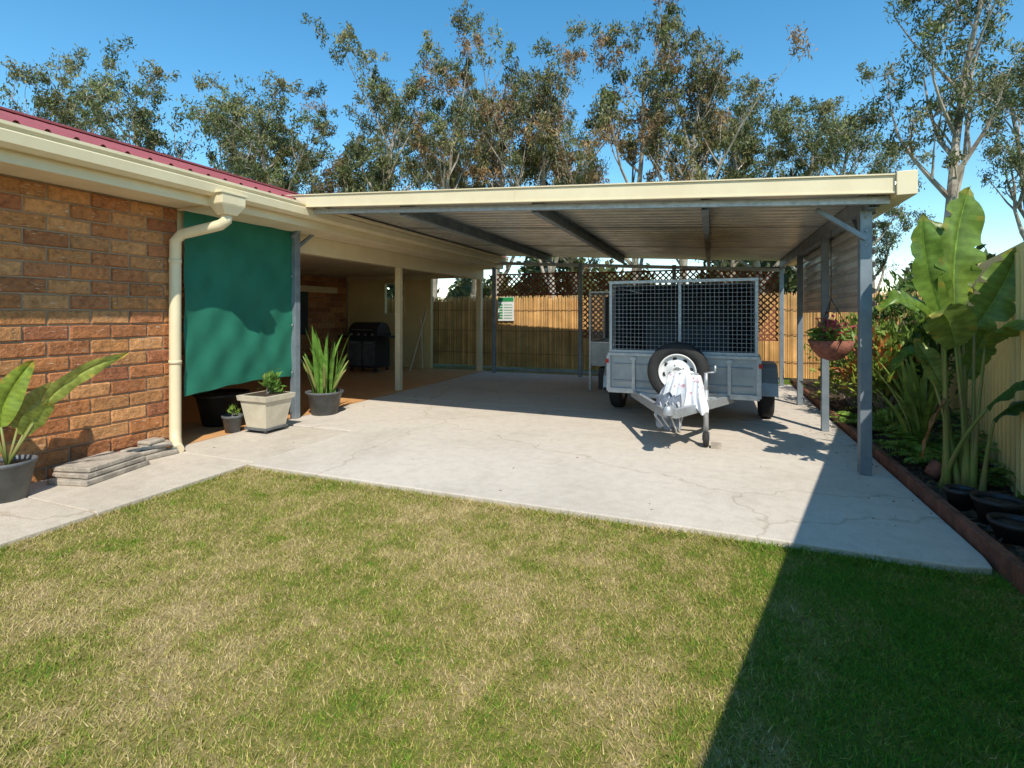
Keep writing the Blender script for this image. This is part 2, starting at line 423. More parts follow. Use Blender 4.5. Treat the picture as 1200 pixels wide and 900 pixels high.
path=[(-4.69,3.86,2.43),(-4.69,3.86,2.37),(-4.74,3.83,2.32),(-4.95,3.76,2.27),(-5.13,3.70,2.23),(-5.20,3.68,2.16),(-5.205,3.68,1.9),(-5.205,3.68,.22),(-5.19,3.67,.12),(-5.12,3.63,.05),(-5.02,3.58,.03)]
b.tube(path,.055,16)
for z in (.9,1.95): b.lathe((-5.205,3.68,z),(0,0,1),[(.056,-.02),(.060,-.02),(.060,.02),(.056,.02)],16); b.box((-5.28,3.665,z-.015),(-5.2,3.695,z+.015))
hp(b.obj('downpipe'))
b=MB().mat('cream')
b.box((-5.42,7.95,0),(-5.32,8.05,2.25)); b.box((-5.42,11.42,0),(-5.30,11.54,2.25))
hp(b.obj('patio_posts',bevel=.006))
b=MB().mat('tiles'); b.box((-9.4,3.76,-.1),(-5.27,11.6,-.003)); hp(b.obj('patio_floor'))
b=MB().mat('beige')
b.box((-9.38,11.5,0),(-8.16,11.6,2.429)); b.box((-7.56,11.5,0),(-6.75,11.6,2.429))
b.box((-8.16,11.5,0),(-7.56,11.6,1.42)); b.box((-8.16,11.5,2.2),(-7.56,11.6,2.429))
b.mat('cream'); b.box((-8.2,11.47,1.38),(-7.52,11.499,1.42)); b.box((-8.2,11.47,2.2),(-7.52,11.499,2.24)); b.box((-7.56,11.47,1.42),(-7.52,11.499,2.2))
b.box((-9.38,11.46,2.3),(-5.45,11.499,2.42))
hp(b.obj('patio_rear_wall'))
b=MB().mat('cream'); b.box((-9.39,8.2,1.95),(-9.3,11.0,2.1)); b.mat('glass'); b.box((-9.39,8.9,.9),(-9.36,10.0,1.95))
hp(b.obj('window_blind_box'))

# ------------------------------------------------------------ carport
car=empty('carport',(-2,8,0))
def cp(o):
    o.parent=car; o.matrix_parent_inverse=Matrix.Translation((2,-8,0)); return o
zr=lambda x: 2.87-(x+5)*.0575
XL,XR,YF,YB=-5.15,1.40,4.97,11.25
b=MB().mat('zinc'); ys=[];yy=YF
while yy<YB: ys+=[(yy,0),(yy+.075,0),(yy+.090,.045),(yy+.135,.045),(yy+.150,0)]; yy+=.19
P=[[(x,y_,zr(x)-.060+h) for y_,h in ys] for x in (XL,(XL+XR)/2,XR)]
b.grid(P); cp(b.obj('roof_sheet',solid=.002))
BX=[-5.05,-3.42,-1.78,-.1,1.22]
b=MB().mat('galvd')
for i,x in enumerate(BX):
    z=zr(x)-.065
    y0=5.12;y1=11.22;h=.15
    b.box((x-.003,y0,z-h),(x+.003,y1,z)); b.box((x-.003,y0,z-.005),(x+.065,y1,z-.001)); b.box((x-.003,y0,z-h-.003),(x+.065,y1,z-h+.001))
    b.box((x+.061,y0,z-h),(x+.065,y1,z-h+.018))
for y_ in (7.05,9.15):
    b.beam((-5.05,y_,zr(-5.05)-.075),(1.22,y_,zr(1.22)-.075),.05,.004)
cp(b.obj('purlins'))
b=MB().mat('galv')
b.beam((-5.26,11.2,zr(-5.26)-.25),(1.30,11.2,zr(1.30)-.25),.06,.07)
b.beam((-5.26,5.08,zr(-5.26)-.165),(1.36,5.08,zr(1.36)-.165),.05,.06)
cp(b.obj('cross_beams'))
b=MB().mat('galvd')
posts=[(-5.22,5.34,-.15),(1.24,5.30,-.13),(1.25,7.07,-.2),(1.25,8.95,-.2),(1.25,11.2,-.2),(-4.85,11.2,-.2),(-2.75,11.2,-.2),(-.75,11.2,-.2)]
for x,y_,dz in posts:
    w=.045 if y_<6 else .038
    b.box((x-w,y_-w,.002),(x+w,y_+w,zr(x)+dz))
b.beam((1.24,5.25,2.05),(.86,5.25,zr(.86)-.2),.04,.05,up=(0,1,0))
b.beam((-5.22,5.29,2.42),(-4.9,5.29,zr(-4.9)-.2),.04,.05,up=(0,1,0))
b.beam((1.25,5.34,2.0),(1.25,5.75,zr(1.25)-.22),.04,.04,up=(1,0,0))
b.beam((-5.22,5.38,2.3),(-5.16,5.8,zr(-5.1)-.22),.04,.04,up=(1,0,0))
cp(b.obj('posts',bevel=.004))
b=MB().mat('chrome')
for z in (2.0,2.12,2.24,2.3): b.lathe((1.24,5.254,z),(0,-1,0),[(.011,0),(.011,.008),(.0001,.009)],8)
cp(b.obj('bolts'))
b=MB().mat('cream')
def slopebox(b,x0,x1,y0,y1,t,bt):
    n=b.add([(x0,y0,zr(x0)+bt),(x1,y0,zr(x1)+bt),(x1,y1,zr(x1)+bt),(x0,y1,zr(x0)+bt),(x0,y0,zr(x0)+t),(x1,y0,zr(x1)+t),(x1,y1,zr(x1)+t),(x0,y1,zr(x0)+t)])
    for q in ((0,3,2,1),(4,5,6,7),(0,1,5,4),(1,2,6,5),(2,3,7,6),(3,0,4,7)): b.face([n+i for i in q])
slopebox(b,-5.12,1.36,4.93,4.965,.005,-.125)
slopebox(b,-5.12,1.36,4.915,4.966,.018,.006)
slopebox(b,-5.12,1.36,4.92,4.965,-.126,-.138)
slopebox(b,-1.90,-1.89,4.927,4.9285,.004,-.124)
cp(b.obj('front_fascia',bevel=.003))
b=MB().mat('cream')
b.box((1.362,4.90,2.345),(1.50,4.93,2.535)); b.box((1.362,4.93,2.345),(1.50,11.3,2.36)); b.box((1.485,4.93,2.36),(1.50,11.3,2.53)); b.box((1.362,4.93,2.36),(1.372,11.3,2.44))
cp(b.obj('side_gutter',bevel=.004))
b=MB().mat('zinc'); zs=[];z=1.42
while z<2.33: zs+=[(z,0),(z+.04,0),(z+.055,.026),(z+.085,.026),(z+.10,0)]; z+=.115
b.grid([[(1.31+h,y_,z_) for z_,h in zs] for y_ in (5.36,7.5,9.7)])
cp(b.obj('side_cladding',solid=.002))

# ------------------------------------------------------------ shade cloth
b=MB().mat('shade'); b.smooth=True; P=[]
NU,NV=60,60
for i in range(NU+1):
    u=i/NU; row=[]
    for j in range(NV+1):
        v=j/NV
        y_=3.80+u*1.50
        zt=2.53+.08*u - .03*math.sin(math.pi*u)+.006*math.sin(u*40); zb=.52+.05*u+.035*math.sin(math.pi*u)+.006*math.sin(u*23)
        z=zb+(zt-zb)*v
        edge=math.sin(math.pi*u)
        x=-5.235+.02*edge*math.sin(5*v+2*u)+.012*math.sin(u*9+v*14)*(.3+edge)+.008*math.sin((u-v)*22)+.006*math.sin(u*30+v*6)*(1-v)
        row.append((x,y_,z))
    P.append(row)
b.grid(P); b.smooth=False
b.mat('chrome')
for z in (.62,1.25,1.9,2.5):
    b.lathe((-5.2,5.27,z),(1,0,0),[(.012,0),(.02,.002),(.012,.004)],10)
b.mat('galvd'); b.tube([(-5.24,3.78,2.56),(-5.22,5.3,2.63)],.006,6)
b.obj('shade_cloth')

# ------------------------------------------------------------ plants helpers
def bush(name,loc,rad,h,n,L,W,cols,droop=0,petals=None):
    x,y,z=loc; ncl=max(5,n//60); q=[];cc=[]
    cl=[]
    for i in range(ncl):
        a=random.random()*6.28;rr=math.sqrt(random.random())*rad*.8; cz=z+h*(.25+.7*random.random()*(1-.4*rr/rad))
        cl.append((x+math.cos(a)*rr,y+math.sin(a)*rr,cz))
    qs=[]
    for c in cl:
        k=n//ncl; ctr=np.array(c)+rng.normal(size=(k,3))*rad*.22
        ctr[:,2]=np.maximum(ctr[:,2],z+.03)
        d=(ctr-np.array([x,y,z+h*.2])); d=norm(d)+rng.normal(size=(k,3))*.5; d[:,2]-=droop
        q.append(leaves(ctr,d,L*rng.uniform(.7,1.3,k),W*rng.uniform(.7,1.3,k)))
        cc.append(jit(cols[random.randrange(len(cols))],k))
        if petals and random.random()<.8:
            k=14; ctr=np.array(c)+rng.normal(size=(k,3))*rad*.2+np.array([0,0,rad*.15])
            q.append(leaves(ctr,rng.normal(size=(k,3)),.05,.035)); cc.append(jit(petals,k,.2))
        qs+=tubeq([(x,y,z),((x+c[0])/2,(y+c[1])/2,z+(c[2]-z)*.6),c],[.012,.008,.004],4)
    Q=np.concatenate(q);C_=np.concatenate(cc); B=np.array([[list(v) for v in f] for f in qs])
    V=np.concatenate([Q,B]); mi=np.concatenate([np.zeros(len(Q)),np.ones(len(B))]); C_=np.concatenate([C_,np.ones((len(B),3))])
    return polys_obj(name,V,C_,4,['leaf','bark'],mi)
def fern(name,loc,n,L,col,w=.09):
    q=[];cc=[];x,y,z=loc
    for i in range(n):
        a=random.random()*6.28; ln=L*random.uniform(.6,1.1); up=random.uniform(.5,1.1)
        K=22; pts=[]
        for k in range(K):
            t=k/(K-1); rr=ln*t*.8; zz=z+ln*(up*t-1.0*up*t*t*.75)
            pts.append((x+math.cos(a)*rr,y+math.sin(a)*rr,zz))
        pts=np.array(pts); tn=norm(np.gradient(pts,axis=0)); sd=norm(np.cross(tn,np.array([[0,0,1.]])))
        for s in (-1,1):
            d=sd*s+tn*.4; d[:,2]-=.25; wl=w*np.sin(np.linspace(.25,3.0,K))
            q.append(leaves(pts+norm(d)*wl[:,None]*.5,d,wl,wl*.28)); cc.append(jit(col,K,.3))
    return polys_obj(name,np.concatenate(q),np.concatenate(cc),4,['leaf'])
def broadleaf(b,base,mid,tip,w,col,side=None,split=.0,fold=.25):
    base=Vector(base);mid=Vector(mid);tip=Vector(tip)
    N=26; P=[]
    b.mat('broad'); b.c=col; b.smooth=True
    ph=random.random()*6
    for i in range(N+1):
        t=i/N
        p=base*(1-t)**2+mid*2*t*(1-t)+tip*t*t
        d=((mid-base)*(1-t)+(tip-mid)*t).normalized()
        s=Vector(side) if side else d.cross(Vector((0,0,1)))
        s=(s-d*s.dot(d)).normalized(); nn=s.cross(d).normalized()
        ww=w*(math.sin(math.pi*min(1,t*.93+.05))**.6)*(1-.25*t)
        if t>.99: ww=w*.03
        row=[]
        for k,u in enumerate((-1,-.66,-.33,-.03,0,.03,.33,.66,1)):
            a=abs(u); notch=1
            if a>.5 and split and (int(i*1.3+ph+(u>0)*3)%5==0): notch=1-split*(1 if a>.9 else .3)
            row.append(p+s*(u*ww/2*notch)+nn*(fold*a*ww*.6-(.012 if a<.02 else 0)*min(1,w/.3)+.025*math.sin(t*16+ph+u*2)*a*w/.4 - .25*ww*a*a*fold))
        P.append(row)
    n=b.add([q for r in P for q in r]); c=9
    for i in range(N):
        for j in range(c-1):
            b.c=tuple(x*(1.5 if j in(3,4) else 1)*(1+.13*math.sin(i*2.4+j)) for x in col)
            if i>N-3 or (j in(0,7) and random.random()<.12): b.c=(b.c[0]*1.5,b.c[1]*1.0,b.c[2])
            b.face((n+i*c+j,n+i*c+j+1,n+(i+1)*c+j+1,n+(i+1)*c+j))
    b.smooth=False
def strap(b,base,az,lean,h,w,col,N=10,tw=0):
    base=Vector(base); o=Vector((math.cos(az),math.sin(az),0)); s=Vector((-math.sin(az+tw),math.cos(az+tw),0))
    b.mat('broad'); b.smooth=True; P=[]
    for i in range(N+1):
        t=i/N; p=base+o*(lean*t*t)+Vector((0,0,h*(t-.12*lean*t*t)))
        ww=w*(.55+.9*t-1.4*t**3) if t<.99 else .002
        n_=s.cross(Vector((0,0,1)))
        P.append([p-s*ww/2+n_*ww*.2,p,p+s*ww/2+n_*ww*.2])
    n=b.add([q for r in P for q in r])
    for i in range(N):
        for j in range(2):
            k=1+.18*math.sin(i*3.1+az*7); b.c=tuple(x*k for x in col)
            b.face((n+i*3+j,n+i*3+j+1,n+(i+1)*3+j+1,n+(i+1)*3+j))
    b.smooth=False; b.c=(1,1,1)
def bez(a,b_,c,n=8):
    a=Vector(a);b_=Vector(b_);c=Vector(c)
    return [a*(1-t)**2+b_*2*t*(1-t)+c*t*t for t in [i/n for i in range(n+1)]]

# ------------------------------------------------------------ banana-like plant
b=MB()
root=(1.78,4.95,.02)
LV=[
 ((1.76,4.98,1.45),(1.74,5.02,1.95),(1.88,5.05,2.40),.44,(1,.4,0),(.18,.27,.045)),
 ((1.66,4.94,1.38),(1.52,4.90,1.80),(1.52,4.86,2.18),.30,(1,.3,.2),(.14,.23,.035)),
 ((1.88,4.98,1.30),(2.04,4.95,1.55),(2.16,5.0,1.92),.34,(1,-.2,-.3),(.19,.27,.05)),
 ((1.66,4.88,1.28),(1.40,4.80,1.62),(1.20,4.72,1.42),.32,(.2,1,.5),(.14,.23,.03)),
 ((1.72,4.86,1.15),(1.62,4.70,1.50),(1.46,4.55,1.38),.36,(.8,-.3,.6),(.22,.29,.06)),
 ((1.90,4.86,1.15),(2.0,4.70,1.45),(2.04,4.55,1.30),.34,(1,.2,.3),(.20,.28,.05)),
 ((1.60,5.02,1.0),(1.45,5.0,1.2),(1.32,4.95,.85),.26,(.3,1,.3),(.12,.21,.03)),
 ((1.86,5.1,1.55),(1.80,5.2,1.95),(1.68,5.3,2.2),.32,(1,.5,0),(.16,.25,.04)),
 ((1.86,4.72,.72),(2.0,4.55,1.0),(2.0,4.35,.98),.24,(.6,.4,.6),(.05,.13,.03)),
 ((1.92,4.78,.62),(2.06,4.7,.85),(2.10,4.6,.75),.22,(.6,.4,.6),(.05,.13,.03)),
 ((1.70,5.0,.8),(1.60,5.0,1.05),(1.52,5.05,1.2),.2,(1,.3,.1),(.24,.30,.07)),
 ((1.68,4.9,.75),(1.55,4.85,.55),(1.50,4.82,.30),.14,(.3,1,.1),(.30,.18,.08)),
 ((1.84,5.0,.9),(1.95,5.05,1.2),(2.02,5.1,1.35),.24,(1,.3,.1),(.16,.25,.04)),
]
for i,(p0,p1,p2,w,sd,col) in enumerate(LV):
    broadleaf(b,p0,p1,p2,w,col,sd,split=.4 if i in(0,2,3,5,7) else .15)
    a=(root[0]+random.uniform(-.12,.12),root[1]+random.uniform(-.10,.10),0.0)
    m=((a[0]+p0[0])/2+(a[0]-p0[0])*.2,(a[1]+p0[1])/2+(a[1]-p0[1])*.2,p0[2]*.55)
    b.mat('stem'); b.c=(1,1,1); b.tube(bez(a,m,p0),[.032,.025,.020,.016,.014,.013,.012,.011,.009],8)
b.obj('banana_plant')

# ------------------------------------------------------------ garden bed, fence
fx=lambda y: 2.14+(y-4.9)*.258
b=MB().mat('soil'); prism(b,[(1.535,3.46),(fx(3.46),3.46),(fx(12.3),12.3),(1.535,12.3)],-.1,.025); b.obj('garden_bed_soil')
ch=rng.uniform(0,1,(2600,2)); yy=3.5+ch[:,1]*8; xx=1.55+ch[:,0]*(2.14+(yy-4.9)*.258-1.6)
ctr=np.stack([xx,yy,np.full(len(xx),.035)],1); d=rng.normal(size=ctr.shape); d[:,2]*=.25
polys_obj('mulch',leaves(ctr,d,rng.uniform(.03,.09,len(xx)),rng.uniform(.01,.03,len(xx))),jit((.19,.11,.065),len(xx),.6),4,['leaf'])
b=MB().mat('timber')
b.box((1.475,3.46,-.08),(1.53,7.5,.09)); b.box((1.475,7.51,-.08),(1.53,11.4,.09)); b.box((1.475,3.40,-.08),(1.9,3.455,.09))
b.obj('timber_garden_edging',bevel=.006)
b=MB().mat('fence'); P0=Vector((fx(-2.6),-2.6,0)); P1=Vector((fx(12.4),12.4,0)); dd=(P1-P0).normalized(); nn=Vector((-dd.y,dd.x,0)); Lf=(P1-P0).length
prof=[];s=0
while s<Lf: prof+=[(s,0),(s+.045,0),(s+.060,.04),(s+.115,.04),(s+.130,0)]; s+=.175
rows=[[P0+dd*s_+nn*h+Vector((0,0,z)) for s_,h in prof] for z in (-.02,1.86)]
b.grid(rows)
b.beam(P0+Vector((0,0,1.89)),P1+Vector((0,0,1.89)),.055,.06); b.beam(P0+Vector((0,0,.06)),P1+Vector((0,0,.06)),.055,.06)
s=0
while s<Lf: p=P0+dd*s+nn*.01; b.beam(p+Vector((0,0,-.1)),p+Vector((0,0,1.93)),.075,.07,up=(nn.x,nn.y,0)); s+=2.4
b.obj('sheet_metal_fence')

fern('fern_plant',(1.88,5.7,.03),34,.75,(.15,.25,.035))
fern('fern_plant',(2.0,6.4,.03),34,.85,(.13,.22,.03))
fern('fern_plant',(1.75,7.2,.03),26,.6,(.15,.25,.035))
fern('fern_plant',(2.0,5.3,.03),22,.5,(.11,.19,.025))
fern('fern_plant',(2.3,7.6,.03),30,.9,(.12,.20,.03))
b=MB()
for i in range(26): strap(b,(1.85+random.uniform(-.08,.08),6.05+random.uniform(-.08,.08),.03),random.random()*6.28,random.uniform(.1,.45),random.uniform(.6,1.15),.06,(.22,.30,.06),tw=random.uniform(-.3,.3))
b.obj('strap_leaf_plant')
bush('croton_shrub',(2.05,7.9,.02),.42,1.35,1500,.13,.045,[(.46,.15,.04),(.24,.28,.04),(.46,.30,.05),(.17,.25,.04)])
bush('garden_shrub',(1.95,8.9,.02),.5,1.2,1500,.10,.04,[(.16,.25,.04),(.12,.20,.03),(.28,.32,.05)])
bush('garden_shrub',(2.6,8.2,.02),.5,1.7,1500,.12,.045,[(.13,.21,.03),(.09,.16,.03)])
bush('garden_shrub',(2.2,10.2,.02),.6,1.5,1500,.10,.04,[(.16,.23,.03),(.34,.13,.05),(.20,.26,.04)])
bush('garden_shrub',(2.9,10.3,.02),.6,2.1,1500,.12,.04,[(.13,.20,.03),(.09,.15,.03)])
bush('garden_shrub',(1.85,6.6,.02),.25,.5,500,.09,.03,[(.30,.34,.05),(.16,.25,.04)])
bush('garden_shrub',(1.98,4.40,.02),.16,.35,260,.10,.03,[(.07,.15,.025),(.12,.22,.03)])
def pot(b,x,y,r,h,mat,z=0,n=24,rim=.02):
    b.mat(mat).lathe((x,y,z),(0,0,1),[(.001,0),(r*.72,0),(r*.98,h-rim*1.6),(r*1.06,h-rim*1.5),(r*1.08,h),(r*.98,h),(r*.95,h-.03)],n)
    b.mat('soil').lathe((x,y,z),(0,0,1),[(.001,h-.035),(r*.96,h-.035)],n,cap=False)
def potobj(name,*a,**k):
    b=MB(); pot(b,*a,**k); return b.obj(name)
potobj('black_plant_pot',1.74,4.28,.13,.17,'dark',.026); potobj('black_plant_pot',1.64,4.54,.09,.14,'dark',.026); potobj('black_plant_pot',1.70,3.98,.12,.13,'dark',.026)
b=MB().mat('coir'); b.lathe((1.68,5.22,.06),(.5,.1,.6),[(.001,0),(.05,0),(.075,.12),(.07,.12),(.001,.10)],16); b.obj('terracotta_pot')

def hbasket(x,y,z,r,top):
    e=empty('hanging_basket_plant',(x,y,z))
    b=MB().mat('coir'); b.lathe((0,0,0),(0,0,1),[(.02,-r*1.0),(r*.5,-r*.85),(r*.85,-r*.45),(r,0),(r*.92,0),(r*.9,-.03),(.001,-.03)],20)
    b.mat('dark')
    for a in range(3):
        an=a*2.09; b.tube([(math.cos(an)*r,math.sin(an)*r,0),(0,0,r*2.0),(0,0,top-z)],.004,5)
    o=b.obj('basket',e)
    o2=bush('foliage',(0,0,-.02),r*1.0,r*.9,480,.11,.03,[(.16,.28,.04),(.38,.12,.10),(.20,.32,.06)],droop=.3,petals=(.62,.10,.16)); o2.parent=e
hbasket(1.18,6.35,1.12,.22,2.3)

# ------------------------------------------------------------ left side pots
b=MB(); pot(b,-4.98,2.22,.16,.29,'potgrey')
VW=(-.15,-.9,.1)
for i,(p1,p2,w,col,sdv) in enumerate([((-4.80,2.48,.92),(-4.52,2.80,1.08),.16,(.36,.42,.09),(-.3,.3,-1)),((-4.99,2.16,.75),(-4.90,2.34,1.04),.22,(.25,.35,.05),(.5,.8,-.4)),((-5.05,2.1,.8),(-5.0,1.9,1.1),.2,(.20,.30,.05),(.4,.9,0)),((-4.9,2.34,.62),(-4.72,2.38,.72),.17,(.28,.35,.07),(0,.8,-.6)),((-4.98,2.32,.70),(-5.04,2.58,.84),.18,(.34,.38,.10),(.3,.3,-.9))]):
    root2=(-4.98,2.22,.25); q0=Vector(root2).lerp(Vector(p1),.6); b.mat('stem'); b.c=(1,1,1)
    b.tube([root2,q0],[.012,.008],6); broadleaf(b,q0,p1,p2,w,col,sdv,0,.3); b.c=(1,1,1)
b.obj('potted_strelitzia_plant')
def slab_stone(b,cx,cy,z,lx,ly,h,rot):
    pts=[(-lx/2,-ly/2),(lx/2,-ly/2),(lx/2,ly/2),(-lx/2,ly/2)]
    c,s=math.cos(rot),math.sin(rot)
    poly=[(cx+(x+random.uniform(-.015,.015))*c-(y+random.uniform(-.015,.015))*s,cy+x*s+y*c) for x,y in pts]
    prism(b,poly,z,z+h)
b=MB().mat('stone')
slab_stone(b,-4.98,2.86,-.001,.38,.62,.042,.25); slab_stone(b,-4.99,2.87,.046,.36,.56,.040,.20); slab_stone(b,-5.0,2.85,.091,.34,.50,.040,.28)
b.obj('paver_stack',bevel=.008)
b=MB().mat('stone')
slab_stone(b,-5.12,3.36,-.001,.22,.44,.045,-.1); slab_stone(b,-5.14,3.32,.046,.20,.34,.04,.1); slab_stone(b,-5.13,3.42,.088,.17,.26,.04,-.3); slab_stone(b,-5.15,3.22,.088,.14,.14,.03,.4); slab_stone(b,-5.15,3.40,.130,.13,.18,.035,.2)
b.obj('flat_rock_pile',bevel=.012)
b=MB().mat('potcream')
def sqpot(b,c,w0,w1,h,z):
    frust(b,c,w0,w0,w1,w1,z,z+h-.06); frust(b,c,w1+.04,w1+.04,w1+.06,w1+.06,z+h-.06,z+h)
sqpot(b,(-5.0,4.66),.30,.40,.38,.06); b.mat('potgrey'); b.box((-5.17,4.49,.035),(-4.83,4.83,.058))
for dx in (-.13,.13):
    for dy in (-.13,.13): b.lathe((-5.0+dx,4.66+dy,.018),(1,0,0),[(.001,-.01),(.018,-.01),(.018,.01),(.001,.01)],10)
b.mat('soil'); b.box((-5.18,4.48,.441),(-4.82,4.84,.443))
o=b.obj('square_plant_pot',bevel=.01)
bush('small_potted_plant',(-5.0,4.66,.44),.15,.24,350,.08,.025,[(.13,.24,.04),(.22,.27,.05)])
potobj('plant_pot',-5.32,4.46,.11,.2,'potgrey'); bush('seedling_plant',(-5.32,4.46,.18),.07,.13,80,.06,.02,[(.2,.30,.05)])
potobj('plant_pot',-5.85,4.75,.30,.40,'dark')
b=MB(); pot(b,-5.08,5.74,.24,.32,'potgrey')
for i in range(44):
    a=random.random()*6.28; r0=random.random()*.15; h=random.uniform(.35,.98)
    g_=random.uniform(.8,1.25)
    strap(b,(-5.08+math.cos(a)*r0,5.74+math.sin(a)*r0,.28),a,random.uniform(.02,.22),h,random.uniform(.055,.09),(.17*g_,.33*g_,.055*g_),tw=random.uniform(-1.2,1.2))
b.mat('stem')
for i in range(9):
    a=random.random()*6.28; p0=Vector((-5.08+math.cos(a)*.12,5.74+math.sin(a)*.12,.3)); p2=p0+Vector((math.cos(a)*.22,math.sin(a)*.22,random.uniform(.3,.55)))
    b.tube(bez(p0,(p0+p2)/2+Vector((0,0,.08)),p2,5),[.018,.02,.02,.018,.014,.004],6)
b.obj('potted_snake_plant')

# ------------------------------------------------------------ rear reed fence, lattice, sign
RY=12.65
b=MB().mat('reed'); x=-10.5
while x<3.9:
    w=random.uniform(.012,.024); k=random.uniform(.6,1.12); t=random.random()
    b.c=(.90*k,(.52+.05*t)*k,(.18+.06*t)*k)
    y_=RY+random.uniform(-.015,.015); h=1.85+random.uniform(-.05,.05); tl=random.uniform(-.012,.012)
    n=b.add([(x,y_,0),(x+w,y_,0),(x+w+tl,y_,h),(x+tl,y_,h),(x+w/2,y_-.008,0),(x+w/2+tl,y_-.008,h)])
    b.face((n,n+4,n+5,n+3)); b.face((n+4,n+1,n+2,n+5)); x+=w*.85
b.c=(.3,.18,.09)
for z in (.35,.95,1.5): b.box((-10.5,RY-.028,z),(3.9,RY-.02,z+.012))
b.c=(.30,.17,.08); b.box((-10.5,RY+.05,1.0),(3.9,RY+.1,1.08)); b.box((-10.5,RY+.02,0),(3.9,RY+.04,1.75))
x=-10
while x<4: b.box((x,RY+.05,0),(x+.09,RY+.14,1.9)); x+=2.0
b.obj('reed_fence')
def lattice(b,x0,x1,z0,z1,y,sp=.085,w=.030,t=.006):
    for sgn,yo in ((1,0),(-1,t+.001)):
        c=x0-(z1-z0)
        while c<x1+(z1-z0):
            if sgn==1:
                za=max(z0,z0+(x0-c)); zb=min(z1,z0+(x1-c))
                if zb-za>.02: b.beam((c+za-z0,y+yo,za),(c+zb-z0,y+yo,zb),w,t,up=(0,1,0))
            else:
                za=max(z0,z0+(c-x1)); zb=min(z1,z0+(c-x0))
                if zb-za>.02: b.beam((c-(za-z0),y+yo,za),(c-(zb-z0),y+yo,zb),w,t,up=(0,1,0))
            c+=sp*1.414
b=MB().mat('lattice')
lattice(b,-4.80,-2.80,1.86,2.32,11.26); lattice(b,-2.70,1.20,.9,2.30,11.26)
for x0,x1,z0,z1 in ((-4.80,-2.80,1.86,2.32),(-2.70,1.20,.9,2.30)):
    b.box((x0,11.24,z0-.03),(x1,11.28,z0)); b.box((x0,11.24,z1),(x1,11.28,z1+.03))
b.obj('lattice_screen')
b=MB().mat('galvd'); b.box((-4.8,11.18,.08),(-2.8,11.22,.12)); b.box((-2.7,11.18,.08),(1.2,11.22,.12))
b.obj('screen_bottom_rail')
b=MB().mat('white'); b.box((-5.34,RY-.06,1.22),(-4.88,RY-.048,1.85)); b.mat('signgreen'); b.box((-5.33,RY-.064,1.73),(-4.89,RY-.061,1.84))
for i in range(6): b.box((-5.30,RY-.064,1.27+i*.07),(-5.20,RY-.061,1.315+i*.07)); b.box((-5.16,RY-.064,1.285+i*.07),(-4.93,RY-.061,1.30+i*.07))
b.obj('notice_sign')

# ------------------------------------------------------------ barbecue
e=empty('barbecue_grill',(-7.9,10.5,0))
b=MB().mat('dark'); b.box((-.40,-.28,.10),(.40,.28,.80)); b.box((-.75,-.27,.82),(.75,.27,.87))
for x in(-.2,.2): b.mat('potgrey').box((x-.18,-.295,.15),(x+.18,-.281,.75)); b.mat('chrome').box((x-.1,-.32,.70),(x+.1,-.30,.715))
b.mat('dark').lathe((-.42,0,.93),(1,0,0),[(.001,0),(.27,0),(.27,.84),(.001,.84)],24)
b.box((-.44,-.28,.86),(.44,.28,.95)); b.mat('chrome').tube([(-.3,-.31,1.02),(.3,-.31,1.02)],.012,8)
for i in range(4): b.mat('chrome').lathe((-.3+i*.2,-.281,.905),(0,-1,0),[(.03,0),(.025,.03),(.001,.031)],12)
b.mat('rubber')
for x in(-.36,.36):
    for y in(-.22,.22): b.lathe((x-.015,y,.05),(1,0,0),[(.001,0),(.05,0),(.05,.03),(.001,.03)],14); b.box((x-.02,y-.02,.05),(x+.02,y+.02,.10))
b.obj('grill_body',e,bevel=.006)
b=MB().mat('creamdirty'); b.beam((-6.95,11.42,0),(-6.95,11.35,1.3),.04,.03); b.beam((-7.05,11.0,.001),(-6.85,11.45,1.5),.05,.02); b.obj('leaning_timber')

# ------------------------------------------------------------ trailer
tr=empty('box_trailer',(-.37,6.5,0),R(-2))
W2=.86; Lb=2.4; z0=.46;z1=.88
def wheel(b,c,axis,r=.33,w=.20,rim='galv'):
    ax=Vector(axis).normalized(); c=Vector(c)-ax*w/2
    rr=r*.60
    b.mat('rubber').lathe(c,ax,[(rr,.01),(r*.80,0),(r*.93,.012),(r*.985,.035),(r,w*.3),(r,w*.7),(r*.985,w-.035),(r*.93,w-.012),(r*.80,w),(rr,w-.01),(rr,.01)],40)
    b.mat(rim).lathe(c,ax,[(rr+.004,w-.004),(rr+.002,w+.004),(rr-.012,w+.002),(rr-.02,w-.035),(rr*.82,w-.045),(rr*.55,w-.02),(rr*.36,w-.005),(rr*.33,w+.004),(rr*.26,w+.004),(rr*.24,w-.02),(.001,w-.02)],40)
    b.mat(rim).lathe(c,ax,[(rr,.02),(.001,.03)],20)
    ref=Vector((0,0,1)) if abs(ax.z)<.9 else Vector((1,0,0)); x=ax.cross(ref).normalized();y=ax.cross(x).normalized()
    for k in range(8):
        a=k*math.pi/4+.2; p=c+ax*(w-.0405)+(x*math.cos(a)+y*math.sin(a))*rr*.70
        b.mat('dark').lathe(p,ax,[(.026,0),(.024,.008),(.001,.0085)],12)
    for k in range(5):
        a=k*math.pi*.4; p=c+ax*(w-.012)+(x*math.cos(a)+y*math.sin(a))*rr*.40
        b.mat('chrome').lathe(p,ax,[(.010,0),(.010,.014),(.001,.015)],6)
b=MB().mat('galvpanel')
b.box((-W2,0,z0-.01),(W2,Lb,z0+.005))
b.box((-W2,0,z0+.006),(-W2+.003,Lb,z1)); b.box((W2-.003,0,z0+.006),(W2,Lb,z1)); b.box((-W2+.004,0,z0+.006),(W2-.004,.003,z1)); b.box((-W2+.004,Lb-.003,z0+.006),(W2-.004,Lb,z1))
